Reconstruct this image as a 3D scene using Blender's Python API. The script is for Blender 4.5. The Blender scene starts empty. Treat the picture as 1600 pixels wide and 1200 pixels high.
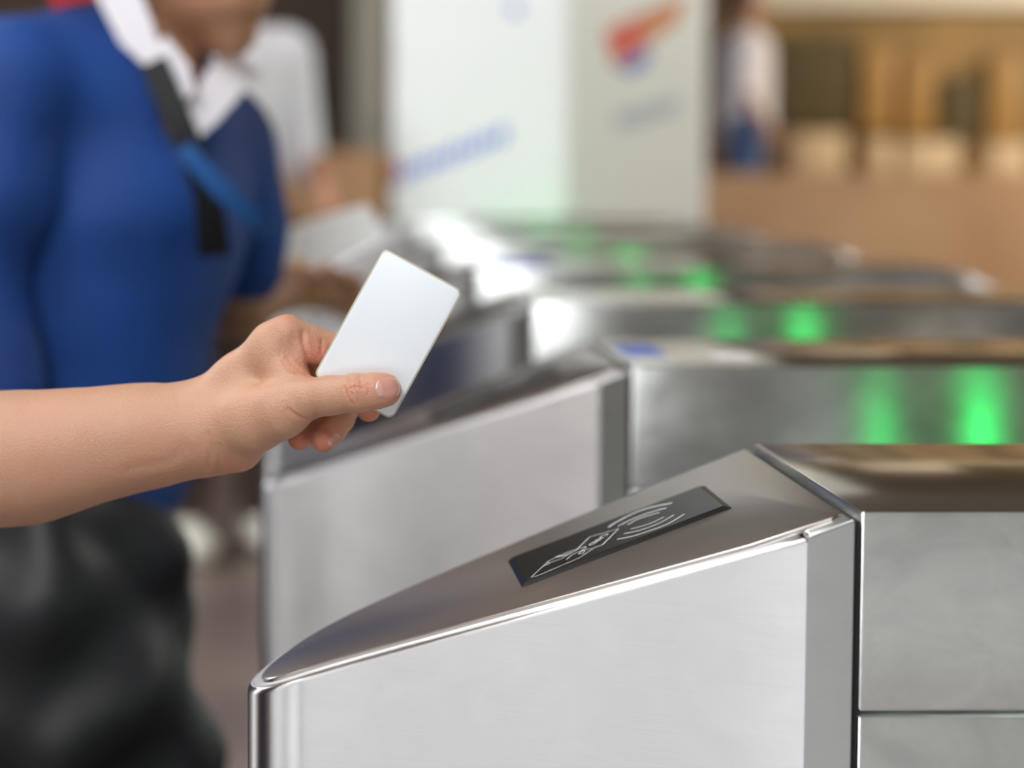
import bpy, bmesh, math, random
import numpy as np
from mathutils import Vector, Matrix
random.seed(7); rng = np.random.default_rng(7)
S = bpy.context.scene
COL = S.collection

# ------------------------------------------------------------------ camera
F_PX = 3510.0; PITCH = math.radians(4.0)
CX = 443.0; CY = 226.0 + F_PX*math.tan(PITCH)
CAM = np.array([0.0, 0.0, 1.195])
cam = bpy.data.cameras.new('camera'); camo = bpy.data.objects.new('camera', cam); COL.objects.link(camo)
camo.location = CAM; camo.rotation_euler = (math.pi/2-PITCH, 0, 0)
cam.sensor_width = 36; cam.lens = 36*F_PX/1600
cam.shift_x = (800-CX)/1600; cam.shift_y = -(600-CY)/1600
cam.clip_start = .05; cam.clip_end = 200
cam.dof.use_dof = True; cam.dof.focus_distance = 1.285; cam.dof.aperture_fstop = 3.6
S.camera = camo

# ------------------------------------------------------------------ world (overcast daylight from the open street side)
S.view_settings.view_transform = 'Standard'; S.view_settings.look = 'None'
S.view_settings.gamma = 1; S.view_settings.use_curve_mapping = False
S.view_settings.exposure = 0.15
S.cycles.use_denoising = True
S.cycles.max_bounces = 8; S.cycles.glossy_bounces = 6
W = bpy.data.worlds.new('World'); S.world = W; W.use_nodes = True
nt = W.node_tree; nt.nodes.clear()
def wn(t, **k):
    n = nt.nodes.new(t)
    for a, b in k.items(): setattr(n, a, b)
    return n
tc = wn('ShaderNodeTexCoord'); sep = wn('ShaderNodeSeparateXYZ'); nt.links.new(tc.outputs['Generated'], sep.inputs[0])
ramp = wn('ShaderNodeValToRGB'); mr = wn('ShaderNodeMapRange'); mr.inputs[1].default_value = -1; mr.inputs[2].default_value = 1
nt.links.new(sep.outputs['Z'], mr.inputs[0]); nt.links.new(mr.outputs[0], ramp.inputs[0])
cr = ramp.color_ramp
cr.elements[0].position = 0; cr.elements[0].color = (.10, .09, .085, 1)
cr.elements[1].position = 1; cr.elements[1].color = (.95, .98, 1.0, 1)
for p_, c_ in ((.47, (.22, .21, .20, 1)), (.50, (.42, .42, .41, 1)), (.56, (.62, .63, .64, 1)), (.66, (.95, .95, .95, 1))):
    e = cr.elements.new(p_); e.color = c_
bg = wn('ShaderNodeBackground'); bg.inputs['Strength'].default_value = 1.15
out = wn('ShaderNodeOutputWorld')
# noise added to the world: soft light and dark stretches for the steel to reflect
nz = wn('ShaderNodeTexNoise'); nz.inputs['Scale'].default_value = 2.3; nz.inputs['Detail'].default_value = 3
mp = wn('ShaderNodeMapping'); mp.inputs['Scale'].default_value = (1.6, 1.6, .35); nt.links.new(tc.outputs['Generated'], mp.inputs[0]); nt.links.new(mp.outputs[0], nz.inputs[0])
mr2 = wn('ShaderNodeMapRange'); mr2.inputs[1].default_value = .38; mr2.inputs[2].default_value = .58; mr2.inputs[3].default_value = .45; mr2.inputs[4].default_value = 1.15
nt.links.new(nz.outputs[0], mr2.inputs[0])
vm = wn('ShaderNodeVectorMath', operation='SCALE'); nt.links.new(ramp.outputs[0], vm.inputs[0]); nt.links.new(mr2.outputs[0], vm.inputs['Scale'])
nt.links.new(vm.outputs[0], bg.inputs[0]); nt.links.new(bg.outputs[0], out.inputs[0])

def lamp_area(name, loc, target, sx, sy, power, color):
    l = bpy.data.lights.new(name, 'AREA'); l.shape = 'RECTANGLE'; l.size = sx; l.size_y = sy; l.energy = power; l.color = color
    o = bpy.data.objects.new(name, l); COL.objects.link(o); o.location = loc
    o.rotation_euler = (Vector(target)-Vector(loc)).to_track_quat('-Z', 'Y').to_euler(); return o
sun = bpy.data.lights.new('sun', 'SUN'); sun.energy = 8.5; sun.angle = math.radians(3); sun.color = (1, .98, .96)
so = bpy.data.objects.new('sun', sun); COL.objects.link(so); so.rotation_euler = (math.radians(30), 0, math.radians(8))
lamp_area('added_area_light', (-.85, -.9, 3.3), (0.1, 1.3, 1.0), .8, 1.6, 82, (.97, .985, 1.0))  # added key light for card and hand, no fixture there
lamp_area('added_area_light', (-1.1, 1.5, 3.5), (-.4, 1.6, 1.0), 1.2, 1.2, 45, (1, .98, .95))  # added overhead light for the arm and the blue sweater
lamp_area('added_area_light', (-3.2, 4.6, 3.4), (.3, 6.7, 1.5), 1.4, 1.2, 200, (.95, .98, 1.0))  # added to whiten the pillar's left face and the white shirt
lamp_area('added_area_light', (3.6, 4.2, 3.45), (1.1, 6.8, 1.6), 1.2, 1.0, 90, (1, .98, .93))  # added fill for the pillar's right face
lamp_area('added_area_light', (8.8, 9.8, 3.45), (5.0, 13.9, 2.2), 5.0, .8, 520, (1, .88, .68))  # added warm light to brighten the golden far wall

# ------------------------------------------------------------------ ray helpers: pixel of the photo -> point at a real depth
_R = np.array([1., 0, 0]); _F = np.array([0, math.cos(PITCH), -math.sin(PITCH)]); _U = np.array([0, math.sin(PITCH), math.cos(PITCH)])
def ray(x, y): return _F + _R*(x-CX)/F_PX - _U*(y-CY)/F_PX
def P(x, y, Y):
    v = ray(x, y); return CAM + v*(Y/v[1])
def on_plane(x, y, p0, n):
    v = ray(x, y); n = np.array(n); return CAM + v*(np.dot(np.array(p0)-CAM, n)/np.dot(v, n))
def px(Y): return Y/F_PX

# ------------------------------------------------------------------ materials
def mat(name, color, rough=.6, metal=0, **k):
    m = bpy.data.materials.new(name); m.use_nodes = True
    b = m.node_tree.nodes['Principled BSDF']
    b.inputs['Base Color'].default_value = (*color, 1); b.inputs['Roughness'].default_value = rough; b.inputs['Metallic'].default_value = metal
    for a, v in k.items():
        b.inputs[a.replace('_', ' ')].default_value = v
    return m
def noise_color(m, c1, c2, scale=4, detail=3, mapping=None, coord='Object', lo=.35, hi=.65, bump=0, rough_var=None):
    n = m.node_tree; b = n.nodes['Principled BSDF']
    tc = n.nodes.new('ShaderNodeTexCoord'); mp = n.nodes.new('ShaderNodeMapping')
    if mapping: mp.inputs['Scale'].default_value = mapping
    ns = n.nodes.new('ShaderNodeTexNoise'); ns.inputs['Scale'].default_value = scale; ns.inputs['Detail'].default_value = detail
    rp = n.nodes.new('ShaderNodeValToRGB'); rp.color_ramp.elements[0].position = lo; rp.color_ramp.elements[1].position = hi
    rp.color_ramp.elements[0].color = (*c1, 1); rp.color_ramp.elements[1].color = (*c2, 1)
    n.links.new(tc.outputs[coord], mp.inputs[0]); n.links.new(mp.outputs[0], ns.inputs[0]); n.links.new(ns.outputs[0], rp.inputs[0])
    n.links.new(rp.outputs[0], b.inputs['Base Color'])
    if rough_var:
        r2 = n.nodes.new('ShaderNodeMapRange'); r2.inputs[1].default_value = lo; r2.inputs[2].default_value = hi
        r2.inputs[3].default_value = rough_var[0]; r2.inputs[4].default_value = rough_var[1]
        n.links.new(ns.outputs[0], r2.inputs[0]); n.links.new(r2.outputs[0], b.inputs['Roughness'])
    if bump:
        bp = n.nodes.new('ShaderNodeBump'); bp.inputs['Strength'].default_value = bump; bp.inputs['Distance'].default_value = .01
        n.links.new(ns.outputs[0], bp.inputs['Height']); n.links.new(bp.outputs[0], b.inputs['Normal'])
    return m
def steel(name, base, rough, aniso, smudge=.0, line=.05):
    """brushed stainless steel: lines run along the sheet, UV u runs across the brushing"""
    m = mat(name, base, rough, 1.0); n = m.node_tree; b = n.nodes['Principled BSDF']
    b.inputs['Anisotropic'].default_value = aniso
    tg = n.nodes.new('ShaderNodeTangent'); tg.direction_type = 'UV_MAP'; tg.uv_map = 'UVMap'
    n.links.new(tg.outputs[0], b.inputs['Tangent'])
    uv = n.nodes.new('ShaderNodeUVMap'); uv.uv_map = 'UVMap'
    mp = n.nodes.new('ShaderNodeMapping'); mp.inputs['Scale'].default_value = (2600, 14, 1)
    ns = n.nodes.new('ShaderNodeTexNoise'); ns.inputs['Scale'].default_value = 1; ns.inputs['Detail'].default_value = 4
    n.links.new(uv.outputs[0], mp.inputs[0]); n.links.new(mp.outputs[0], ns.inputs[0])
    mp2 = n.nodes.new('ShaderNodeMapping'); mp2.inputs['Scale'].default_value = (20, 14, 1)
    n2 = n.nodes.new('ShaderNodeTexNoise'); n2.inputs['Scale'].default_value = 1.6; n2.inputs['Detail'].default_value = 5; n2.inputs['Distortion'].default_value = .6
    n.links.new(uv.outputs[0], mp2.inputs[0]); n.links.new(mp2.outputs[0], n2.inputs[0])
    # value = 1 + line*(ns-.5) + smudge*(n2-.5)
    a = n.nodes.new('ShaderNodeMath'); a.operation = 'MULTIPLY_ADD'; a.inputs[1].default_value = line*2; a.inputs[2].default_value = 1-line
    c = n.nodes.new('ShaderNodeMath'); c.operation = 'MULTIPLY_ADD'; c.inputs[1].default_value = smudge*2
    d = n.nodes.new('ShaderNodeMath'); d.operation = 'SUBTRACT'; d.inputs[1].default_value = smudge
    n.links.new(ns.outputs[0], a.inputs[0]); n.links.new(n2.outputs[0], c.inputs[0]); n.links.new(a.outputs[0], c.inputs[2]); n.links.new(c.outputs[0], d.inputs[0])
    mx = n.nodes.new('ShaderNodeVectorMath'); mx.operation = 'SCALE'; mx.inputs[0].default_value = base
    n.links.new(d.outputs[0], mx.inputs['Scale']); n.links.new(mx.outputs[0], b.inputs['Base Color'])
    r = n.nodes.new('ShaderNodeMath'); r.operation = 'MULTIPLY_ADD'; r.inputs[1].default_value = smudge*.5; r.inputs[2].default_value = rough-smudge*.25
    n.links.new(n2.outputs[0], r.inputs[0]); n.links.new(r.outputs[0], b.inputs['Roughness'])
    return m
M = {}
M['steel_side'] = steel('brushed_steel_side', (.80, .805, .82), .33, 1.0, .08, .06)
M['steel_frame'] = steel('brushed_steel_frame', (.76, .79, .78), .32, 1.0, .12, .03)
M['steel_box'] = steel('smudged_steel_cover', (.75, .775, .75), .32, 1.0, .32, .02)
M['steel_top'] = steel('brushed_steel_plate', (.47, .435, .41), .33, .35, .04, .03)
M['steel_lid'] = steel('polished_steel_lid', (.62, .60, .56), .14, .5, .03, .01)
M['gap'] = mat('dark_gap', (.01, .01, .01), .8)
M['reader'] = mat('black_acrylic', (.009, .009, .009), .3, 0, Specular_IOR_Level=.22)
M['print'] = mat('white_print', (.85, .87, .86), .5)
M['blue_patch'] = mat('blue_patch', (.05, .13, .55), .5)
M['white_patch'] = mat('white_patch', (.8, .8, .82), .5)
def emis(name, color, s):
    m = mat(name, color, .4); b = m.node_tree.nodes['Principled BSDF']
    b.inputs['Emission Color'].default_value = (*color, 1); b.inputs['Emission Strength'].default_value = s; return m
M['led'] = emis('green_light', (.01, .75, .13), 50)
M['led_soft'] = emis('green_light_soft', (.01, .65, .12), 26)
M['white_face'] = mat('card_white', (.82, .87, .91), .38)
M['card_edge'] = mat('card_sleeve_edge', (.50, .46, .36), .3)

# ------------------------------------------------------------------ object helpers
def tag(o, label=None, cat=None, group=None, kind=None):
    if label: o['label'] = label
    if cat: o['category'] = cat
    if group: o['group'] = group
    if kind: o['kind'] = kind
    return o
def empty(name, loc=(0, 0, 0)):
    o = bpy.data.objects.new(name, None); o.location = loc; o.empty_display_size = .1; COL.objects.link(o); return o
def add_uv(me):
    uv = me.uv_layers.new(name='UVMap')
    nl = len(me.loops); co = np.empty(len(me.vertices)*3); me.vertices.foreach_get('co', co); co = co.reshape(-1, 3)
    arr = np.zeros((nl, 2))
    for pl in me.polygons:
        n = pl.normal; v = list(pl.vertices); c = co[v]
        if abs(n.z) > .7: a = c[:, 1]; b = c[:, 0]
        else:
            L = math.hypot(n.x, n.y) or 1; t = (-n.y/L, n.x/L)
            a = c[:, 2]; b = c[:, 0]*t[0]+c[:, 1]*t[1]
        arr[pl.loop_start:pl.loop_start+len(v), 0] = a; arr[pl.loop_start:pl.loop_start+len(v), 1] = b
    uv.data.foreach_set('uv', arr.ravel())
def mesh_obj(name, verts, faces, material, parent=None, loc=None, smooth=True, uv=False, angle=35):
    me = bpy.data.meshes.new(name); me.from_pydata([tuple(map(float, v)) for v in verts], [], faces); me.update()
    bm = bmesh.new(); bm.from_mesh(me); bmesh.ops.recalc_face_normals(bm, faces=bm.faces)
    if smooth:
        for f in bm.faces: f.smooth = True
        for e in bm.edges:
            if len(e.link_faces) == 2 and e.calc_face_angle(0) > math.radians(angle): e.smooth = False
    bm.to_mesh(me); bm.free()
    if uv: add_uv(me)
    me.materials.append(material)
    o = bpy.data.objects.new(name, me); COL.objects.link(o)
    if parent is not None: o.parent = parent
    if loc is not None: o.location = loc
    return o
def box_bm(bm, x0, x1, y0, y1, z0, z1, bev=0, seg=2):
    r = bmesh.ops.create_cube(bm, size=1, matrix=Matrix.Translation(((x0+x1)/2, (y0+y1)/2, (z0+z1)/2)) @ Matrix.Diagonal((x1-x0, y1-y0, z1-z0, 1)))
    if bev:
        es = {e for v in r['verts'] for e in v.link_edges}
        bmesh.ops.bevel(bm, geom=list(es), offset=bev, segments=seg, profile=.5, affect='EDGES')
def from_bm(name, bm, material, parent=None, loc=None, uv=False, smooth=True):
    me = bpy.data.meshes.new(name)
    if smooth:
        for f in bm.faces: f.smooth = True
        for e in bm.edges:
            if len(e.link_faces) == 2 and e.calc_face_angle(0) > math.radians(35): e.smooth = False
    bm.to_mesh(me); bm.free()
    if uv: me.update(); add_uv(me)
    me.materials.append(material)
    o = bpy.data.objects.new(name, me); COL.objects.link(o)
    if parent is not None: o.parent = parent
    if loc is not None: o.location = loc
    return o
def box(name, x0, x1, y0, y1, z0, z1, material, parent=None, bev=0, uv=False):
    bm = bmesh.new(); box_bm(bm, x0, x1, y0, y1, z0, z1, bev); return from_bm(name, bm, material, parent, uv=uv)
def origin(o, c):
    """move a top-level mesh's origin to c without moving it"""
    c = Vector(c); o.data.transform(Matrix.Translation(-c)); o.location = c; return o

# ------------------------------------------------------------------ signed-distance sculpting
class Field:
    def __init__(s, lo, hi, h):
        s.lo = np.array(lo, float); s.h = h; s.n = np.ceil((np.array(hi)-s.lo)/h).astype(int)+1
        s.D = np.full(s.n, 1.0, np.float32)
        s.ax = [(s.lo[i]+np.arange(s.n[i])*h).astype(np.float32) for i in range(3)]
    def _win(s, lo, hi):
        a = np.clip(np.floor((lo-s.lo)/s.h).astype(int), 0, s.n-1); b = np.clip(np.ceil((hi-s.lo)/s.h).astype(int)+1, a+1, s.n)
        return a, b
    def _cap(s, p, q, r0, r1, a, b, sc=None):
        X = s.ax[0][a[0]:b[0]][:, None, None]; Y = s.ax[1][a[1]:b[1]][None, :, None]; Z = s.ax[2][a[2]:b[2]][None, None, :]
        sc = np.array(sc if sc is not None else (1, 1, 1), float)
        p = np.array(p, float); q = np.array(q, float)
        px_, py_, pz_ = (X-p[0])/sc[0], (Y-p[1])/sc[1], (Z-p[2])/sc[2]
        d = (q-p)/sc; L = float(d@d)
        t = np.clip((px_*d[0]+py_*d[1]+pz_*d[2])/L, 0, 1) if L > 1e-12 else 0*px_
        dist = np.sqrt((px_-t*d[0])**2+(py_-t*d[1])**2+(pz_-t*d[2])**2)-(r0+(r1-r0)*t)
        return (dist*min(sc)).astype(np.float32)
    @staticmethod
    def smin(a, b, k):
        if k <= 0: return np.minimum(a, b)
        h = np.maximum(k-np.abs(a-b), 0)/k
        return np.minimum(a, b)-h*h*k*.25
    def chain(s, pts, k=.004, kin=.003, sc=None, cut=False):
        """pts: list of (x,y,z,r); joined smoothly with kin inside the chain, k with what is there"""
        A = np.array([p[:3] for p in pts], float); r = np.array([p[3] for p in pts]); m = r.max()*(max(sc) if sc is not None else 1)+k+kin+4*s.h
        a, b = s._win(A.min(0)-m, A.max(0)+m)
        D = None
        segs = list(zip(pts[:-1], pts[1:])) if len(pts) > 1 else [(pts[0], pts[0])]
        for p, q in segs:
            d = s._cap(p[:3], q[:3], p[3], q[3], a, b, sc)
            D = d if D is None else s.smin(D, d, kin)
        sl = tuple(slice(a[i], b[i]) for i in range(3))
        if cut: s.D[sl] = -s.smin(-s.D[sl], D, k)
        else: s.D[sl] = s.smin(s.D[sl], D, k)
    def sample(s, p):
        q = (np.asarray(p)-s.lo)/s.h; i = np.floor(q).astype(int); i = np.clip(i, 0, s.n-2); f = q-i
        v = 0
        for dx in (0, 1):
            for dy in (0, 1):
                for dz in (0, 1):
                    w = (f[..., 0] if dx else 1-f[..., 0])*(f[..., 1] if dy else 1-f[..., 1])*(f[..., 2] if dz else 1-f[..., 2])
                    v = v+w*s.D[i[..., 0]+dx, i[..., 1]+dy, i[..., 2]+dz]
        return v
    def mesh(s):
        D = s.D; ins = D < 0; n = D.shape
        c = np.zeros(tuple(x-1 for x in n), np.int8)
        for dx in (0, 1):
            for dy in (0, 1):
                for dz in (0, 1):
                    c += ins[dx:n[0]-1+dx, dy:n[1]-1+dy, dz:n[2]-1+dz]
        act = (c > 0) & (c < 8); idx = np.argwhere(act); vid = np.full(act.shape, -1, np.int32); vid[act] = np.arange(len(idx))
        acc = np.zeros((len(idx), 3)); cnt = np.zeros(len(idx))
        corners = [(x, y, z) for x in (0, 1) for y in (0, 1) for z in (0, 1)]
        for a_ in range(8):
            for b_ in range(a_+1, 8):
                ca, cb = corners[a_], corners[b_]
                if sum(abs(ca[i]-cb[i]) for i in range(3)) != 1: continue
                va = D[idx[:, 0]+ca[0], idx[:, 1]+ca[1], idx[:, 2]+ca[2]]; vb = D[idx[:, 0]+cb[0], idx[:, 1]+cb[1], idx[:, 2]+cb[2]]
                m = (va < 0) != (vb < 0); t = np.where(m, va/np.where(m, va-vb, 1), 0)
                pt = np.array(ca)+t[:, None]*(np.array(cb)-np.array(ca)); acc += pt*m[:, None]; cnt += m
        V = s.lo+(idx+acc/cnt[:, None])*s.h
        Fs = []
        for ax in range(3):
            u, w = [(1, 2), (2, 0), (0, 1)][ax]
            sh = [slice(0, n[0]), slice(0, n[1]), slice(0, n[2])]; s0 = sh[:]; s1 = sh[:]
            s0[ax] = slice(0, n[ax]-1); s1[ax] = slice(1, n[ax])
            A_, B_ = ins[tuple(s0)], ins[tuple(s1)]
            e = np.argwhere(A_ != B_); e = e[(e[:, u] > 0) & (e[:, w] > 0) & (e[:, u] < n[u]-1) & (e[:, w] < n[w]-1)]
            flip = A_[e[:, 0], e[:, 1], e[:, 2]]
            def cell(du, dw):
                q = e.copy(); q[:, u] += du; q[:, w] += dw; return vid[q[:, 0], q[:, 1], q[:, 2]]
            q = np.stack([cell(-1, -1), cell(0, -1), cell(0, 0), cell(-1, 0)], 1)
            q[~flip] = q[~flip][:, ::-1]; Fs.append(q)
        Q = np.concatenate(Fs); Q = Q[(Q >= 0).all(1)]
        return V, Q
    def normals(s, V):
        g = []
        for i in range(3):
            d = np.zeros(3); d[i] = s.h
            g.append(s.sample(V+d)-s.sample(V-d))
        g = np.stack(g, -1); return g/np.maximum(np.linalg.norm(g, axis=-1, keepdims=True), 1e-9)
    def hit(s, x, y, Y0, Y1):
        """first surface point on the ray through photo pixel (x,y)"""
        ys = np.arange(Y0, Y1, s.h*.5); v = ray(x, y); pts = CAM+v[None]*(ys/v[1])[:, None]; d = s.sample(pts)
        k = np.argmax(d < 0)
        if not (d < 0).any(): return None
        return pts[k]
def fast_mesh(name, V, Q, material, parent=None, smooth_iter=0, org=None):
    me = bpy.data.meshes.new(name); V = np.asarray(V, float); off = np.array(org if org is not None else (0, 0, 0), float)
    if smooth_iter:
        E = np.concatenate([Q[:, [0, 1]], Q[:, [1, 2]], Q[:, [2, 3]], Q[:, [3, 0]]])
        for _ in range(smooth_iter):
            acc = np.zeros_like(V); cnt = np.zeros(len(V))
            for a_, b_ in ((0, 1), (1, 0)):
                for i in range(3): acc[:, i] += np.bincount(E[:, a_], V[E[:, b_], i], len(V))
                cnt += np.bincount(E[:, a_], minlength=len(V))
            V = V*.5+.5*acc/np.maximum(cnt, 1)[:, None]
    me.vertices.add(len(V)); me.vertices.foreach_set('co', (V-off).ravel())
    me.loops.add(Q.size); me.loops.foreach_set('vertex_index', Q.ravel().astype(np.int32))
    me.polygons.add(len(Q)); me.polygons.foreach_set('loop_start', np.arange(0, Q.size, 4, dtype=np.int32))
    me.polygons.foreach_set('use_smooth', np.ones(len(Q), bool)); me.update(calc_edges=True); me.validate()
    me.materials.append(material)
    o = bpy.data.objects.new(name, me); COL.objects.link(o)
    if parent is not None: o.parent = parent
    elif org is not None: o.location = org
    return o, V

# ================================================================== SETTING
M['floor'] = noise_color(mat('floor_tile', (.2, .15, .13), .35), (.17, .125, .115), (.23, .17, .15), 2.5)
o = box('floor', -12, 16, -1.0, 30, -.1, 0, M['floor']); tag(o, kind='structure')
M['pavement'] = noise_color(mat('light_pavement', (.55, .55, .54), .8), (.41, .425, .44), (.60, .62, .64), .9, 3)
o = box('floor', -14, 18, -16, -1.0, -.1, 0, M['pavement']); tag(o, kind='structure')
M['wall_back_unseen'] = noise_color(mat('unseen_dark_facade', (.08, .07, .06), .8), (.06, .055, .045), (.12, .10, .085), .8, 2)
o = box('wall_back_unseen', -7.2, 17, -9.3, -9, 0, 6, M['wall_back_unseen']); tag(o, kind='structure')  # unseen facade, placed and sized to darken reflections in the steel
M['wall_gold'] = mat('golden_brown_wall', (.36, .20, .05), .5)
noise_color(M['wall_gold'], (.22, .13, .035), (.36, .21, .06), 1.3, 2, (1, 1, .5), lo=.4, hi=.6)
M['wall_dark'] = noise_color(mat('dark_brown_wall', (.1, .06, .03), .6), (.05, .03, .018), (.13, .075, .035), 1.2, 2)
M['ceiling'] = noise_color(mat('ceiling_panel', (.3, .26, .22), .7), (.2, .17, .145), (.28, .24, .2), .6, 2)
o = box('wall_far', 2.7, 14, 14.0, 14.3, 0, 4.4, M['wall_gold']); tag(o, kind='structure')
o = box('wall_left', -9, 2.7, 13.6, 13.9, 0, 4.4, M['wall_dark']); tag(o, kind='structure')
o = box('ceiling', -9, 14, -3.2, 14.3, 3.6, 3.75, M['ceiling']); tag(o, kind='structure')
M['tan'] = noise_color(mat('tan_stone', (.55, .33, .18), .6), (.52, .30, .16), (.60, .37, .20), 1.5, 2)
o = box('low_wall', 1.9, 14, 11.6, 12.0, 0, 1.045, M['tan'], bev=.01); tag(o, 'low tan stone wall running along the right behind the turnstiles', 'wall')
origin(o, (8, 11.8, 0))

# ================================================================== TURNSTILE
H = 1.0; JX = .307; NY = 1.187; FY = 1.460; T = .385
OX, OY = .68, 1.3235
def catmull(pts, n=6):
    P_ = [np.array(p, float) for p in pts]; P_ = [2*P_[0]-P_[1]]+P_+[2*P_[-1]-P_[-2]]; out_ = []
    for i in range(1, len(P_)-2):
        a, b, c, d = P_[i-1:i+3]
        for j in range(n):
            t = j/n; out_.append(.5*(2*b+(c-a)*t+(2*a-5*b+4*c-d)*t*t+(3*b-3*c+d-a)*t**3))
    out_.append(P_[-2]); return out_
GX = .2785
far_pts = [(GX, 1.460), (.21, 1.451), (.14, 1.440), (.08, 1.4285), (.04, 1.4155), (.012, 1.396), (-.008, 1.370), (-.0185, 1.348), (-.0215, 1.330), (-.0175, 1.3135), (-.006, 1.3035), (.012, 1.2985)]
near_pts = [(.045, 1.2865), (.10, 1.2625), (.16, 1.2355), (.22, 1.2085), (GX, 1.1825)]
outline = catmull(far_pts, 6)[:-1]+catmull([far_pts[-1]]+near_pts, 4)
def offset(poly, d):
    n = len(poly); res = []
    for i in range(n):
        a = poly[i-1]; b = poly[i]; c = poly[(i+1) % n]
        def nrm(u, v):
            t = v-u; L = np.linalg.norm(t); return np.array([-t[1], t[0]])/max(L, 1e-9)
        n1, n2 = nrm(a, b), nrm(b, c); m = n1+n2; m /= max(np.linalg.norm(m), 1e-9); k = max(.35, m@n1)
        res.append(b+m*d/k)
    return res
def slope_z(x): return H-.0022+T*(x-JX)
def loc(x, y, z, mir=False):
    X = x-OX
    return ((-X if mir else X), y-OY, z)
def ringed(poly_rings, mir):
    """poly_rings: list of lists of (x,y,z) same length; closes sides and caps"""
    n = len(poly_rings[0]); V = [loc(*p, mir) for r in poly_rings for p in r]; Fc = []
    for k in range(len(poly_rings)-1):
        for i in range(n):
            j = (i+1) % n; Fc.append((k*n+i, k*n+j, (k+1)*n+j, (k+1)*n+i))
    Fc.append(tuple(range(n))[::-1]); Fc.append(tuple((len(poly_rings)-1)*n+i for i in range(n)))
    return V, Fc
def shell_rings(poly, z0, r, base=0.0):
    rings = [[(p[0], p[1], z0) for p in poly]]
    for a in (0, 22, 45, 68, 90):
        a = math.radians(a); q = offset(poly, r*(1-math.cos(a)))
        rings.append([(p[0], p[1], slope_z(p[0])-r*(1-math.sin(a))-base) for p in q])
    return rings

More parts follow.
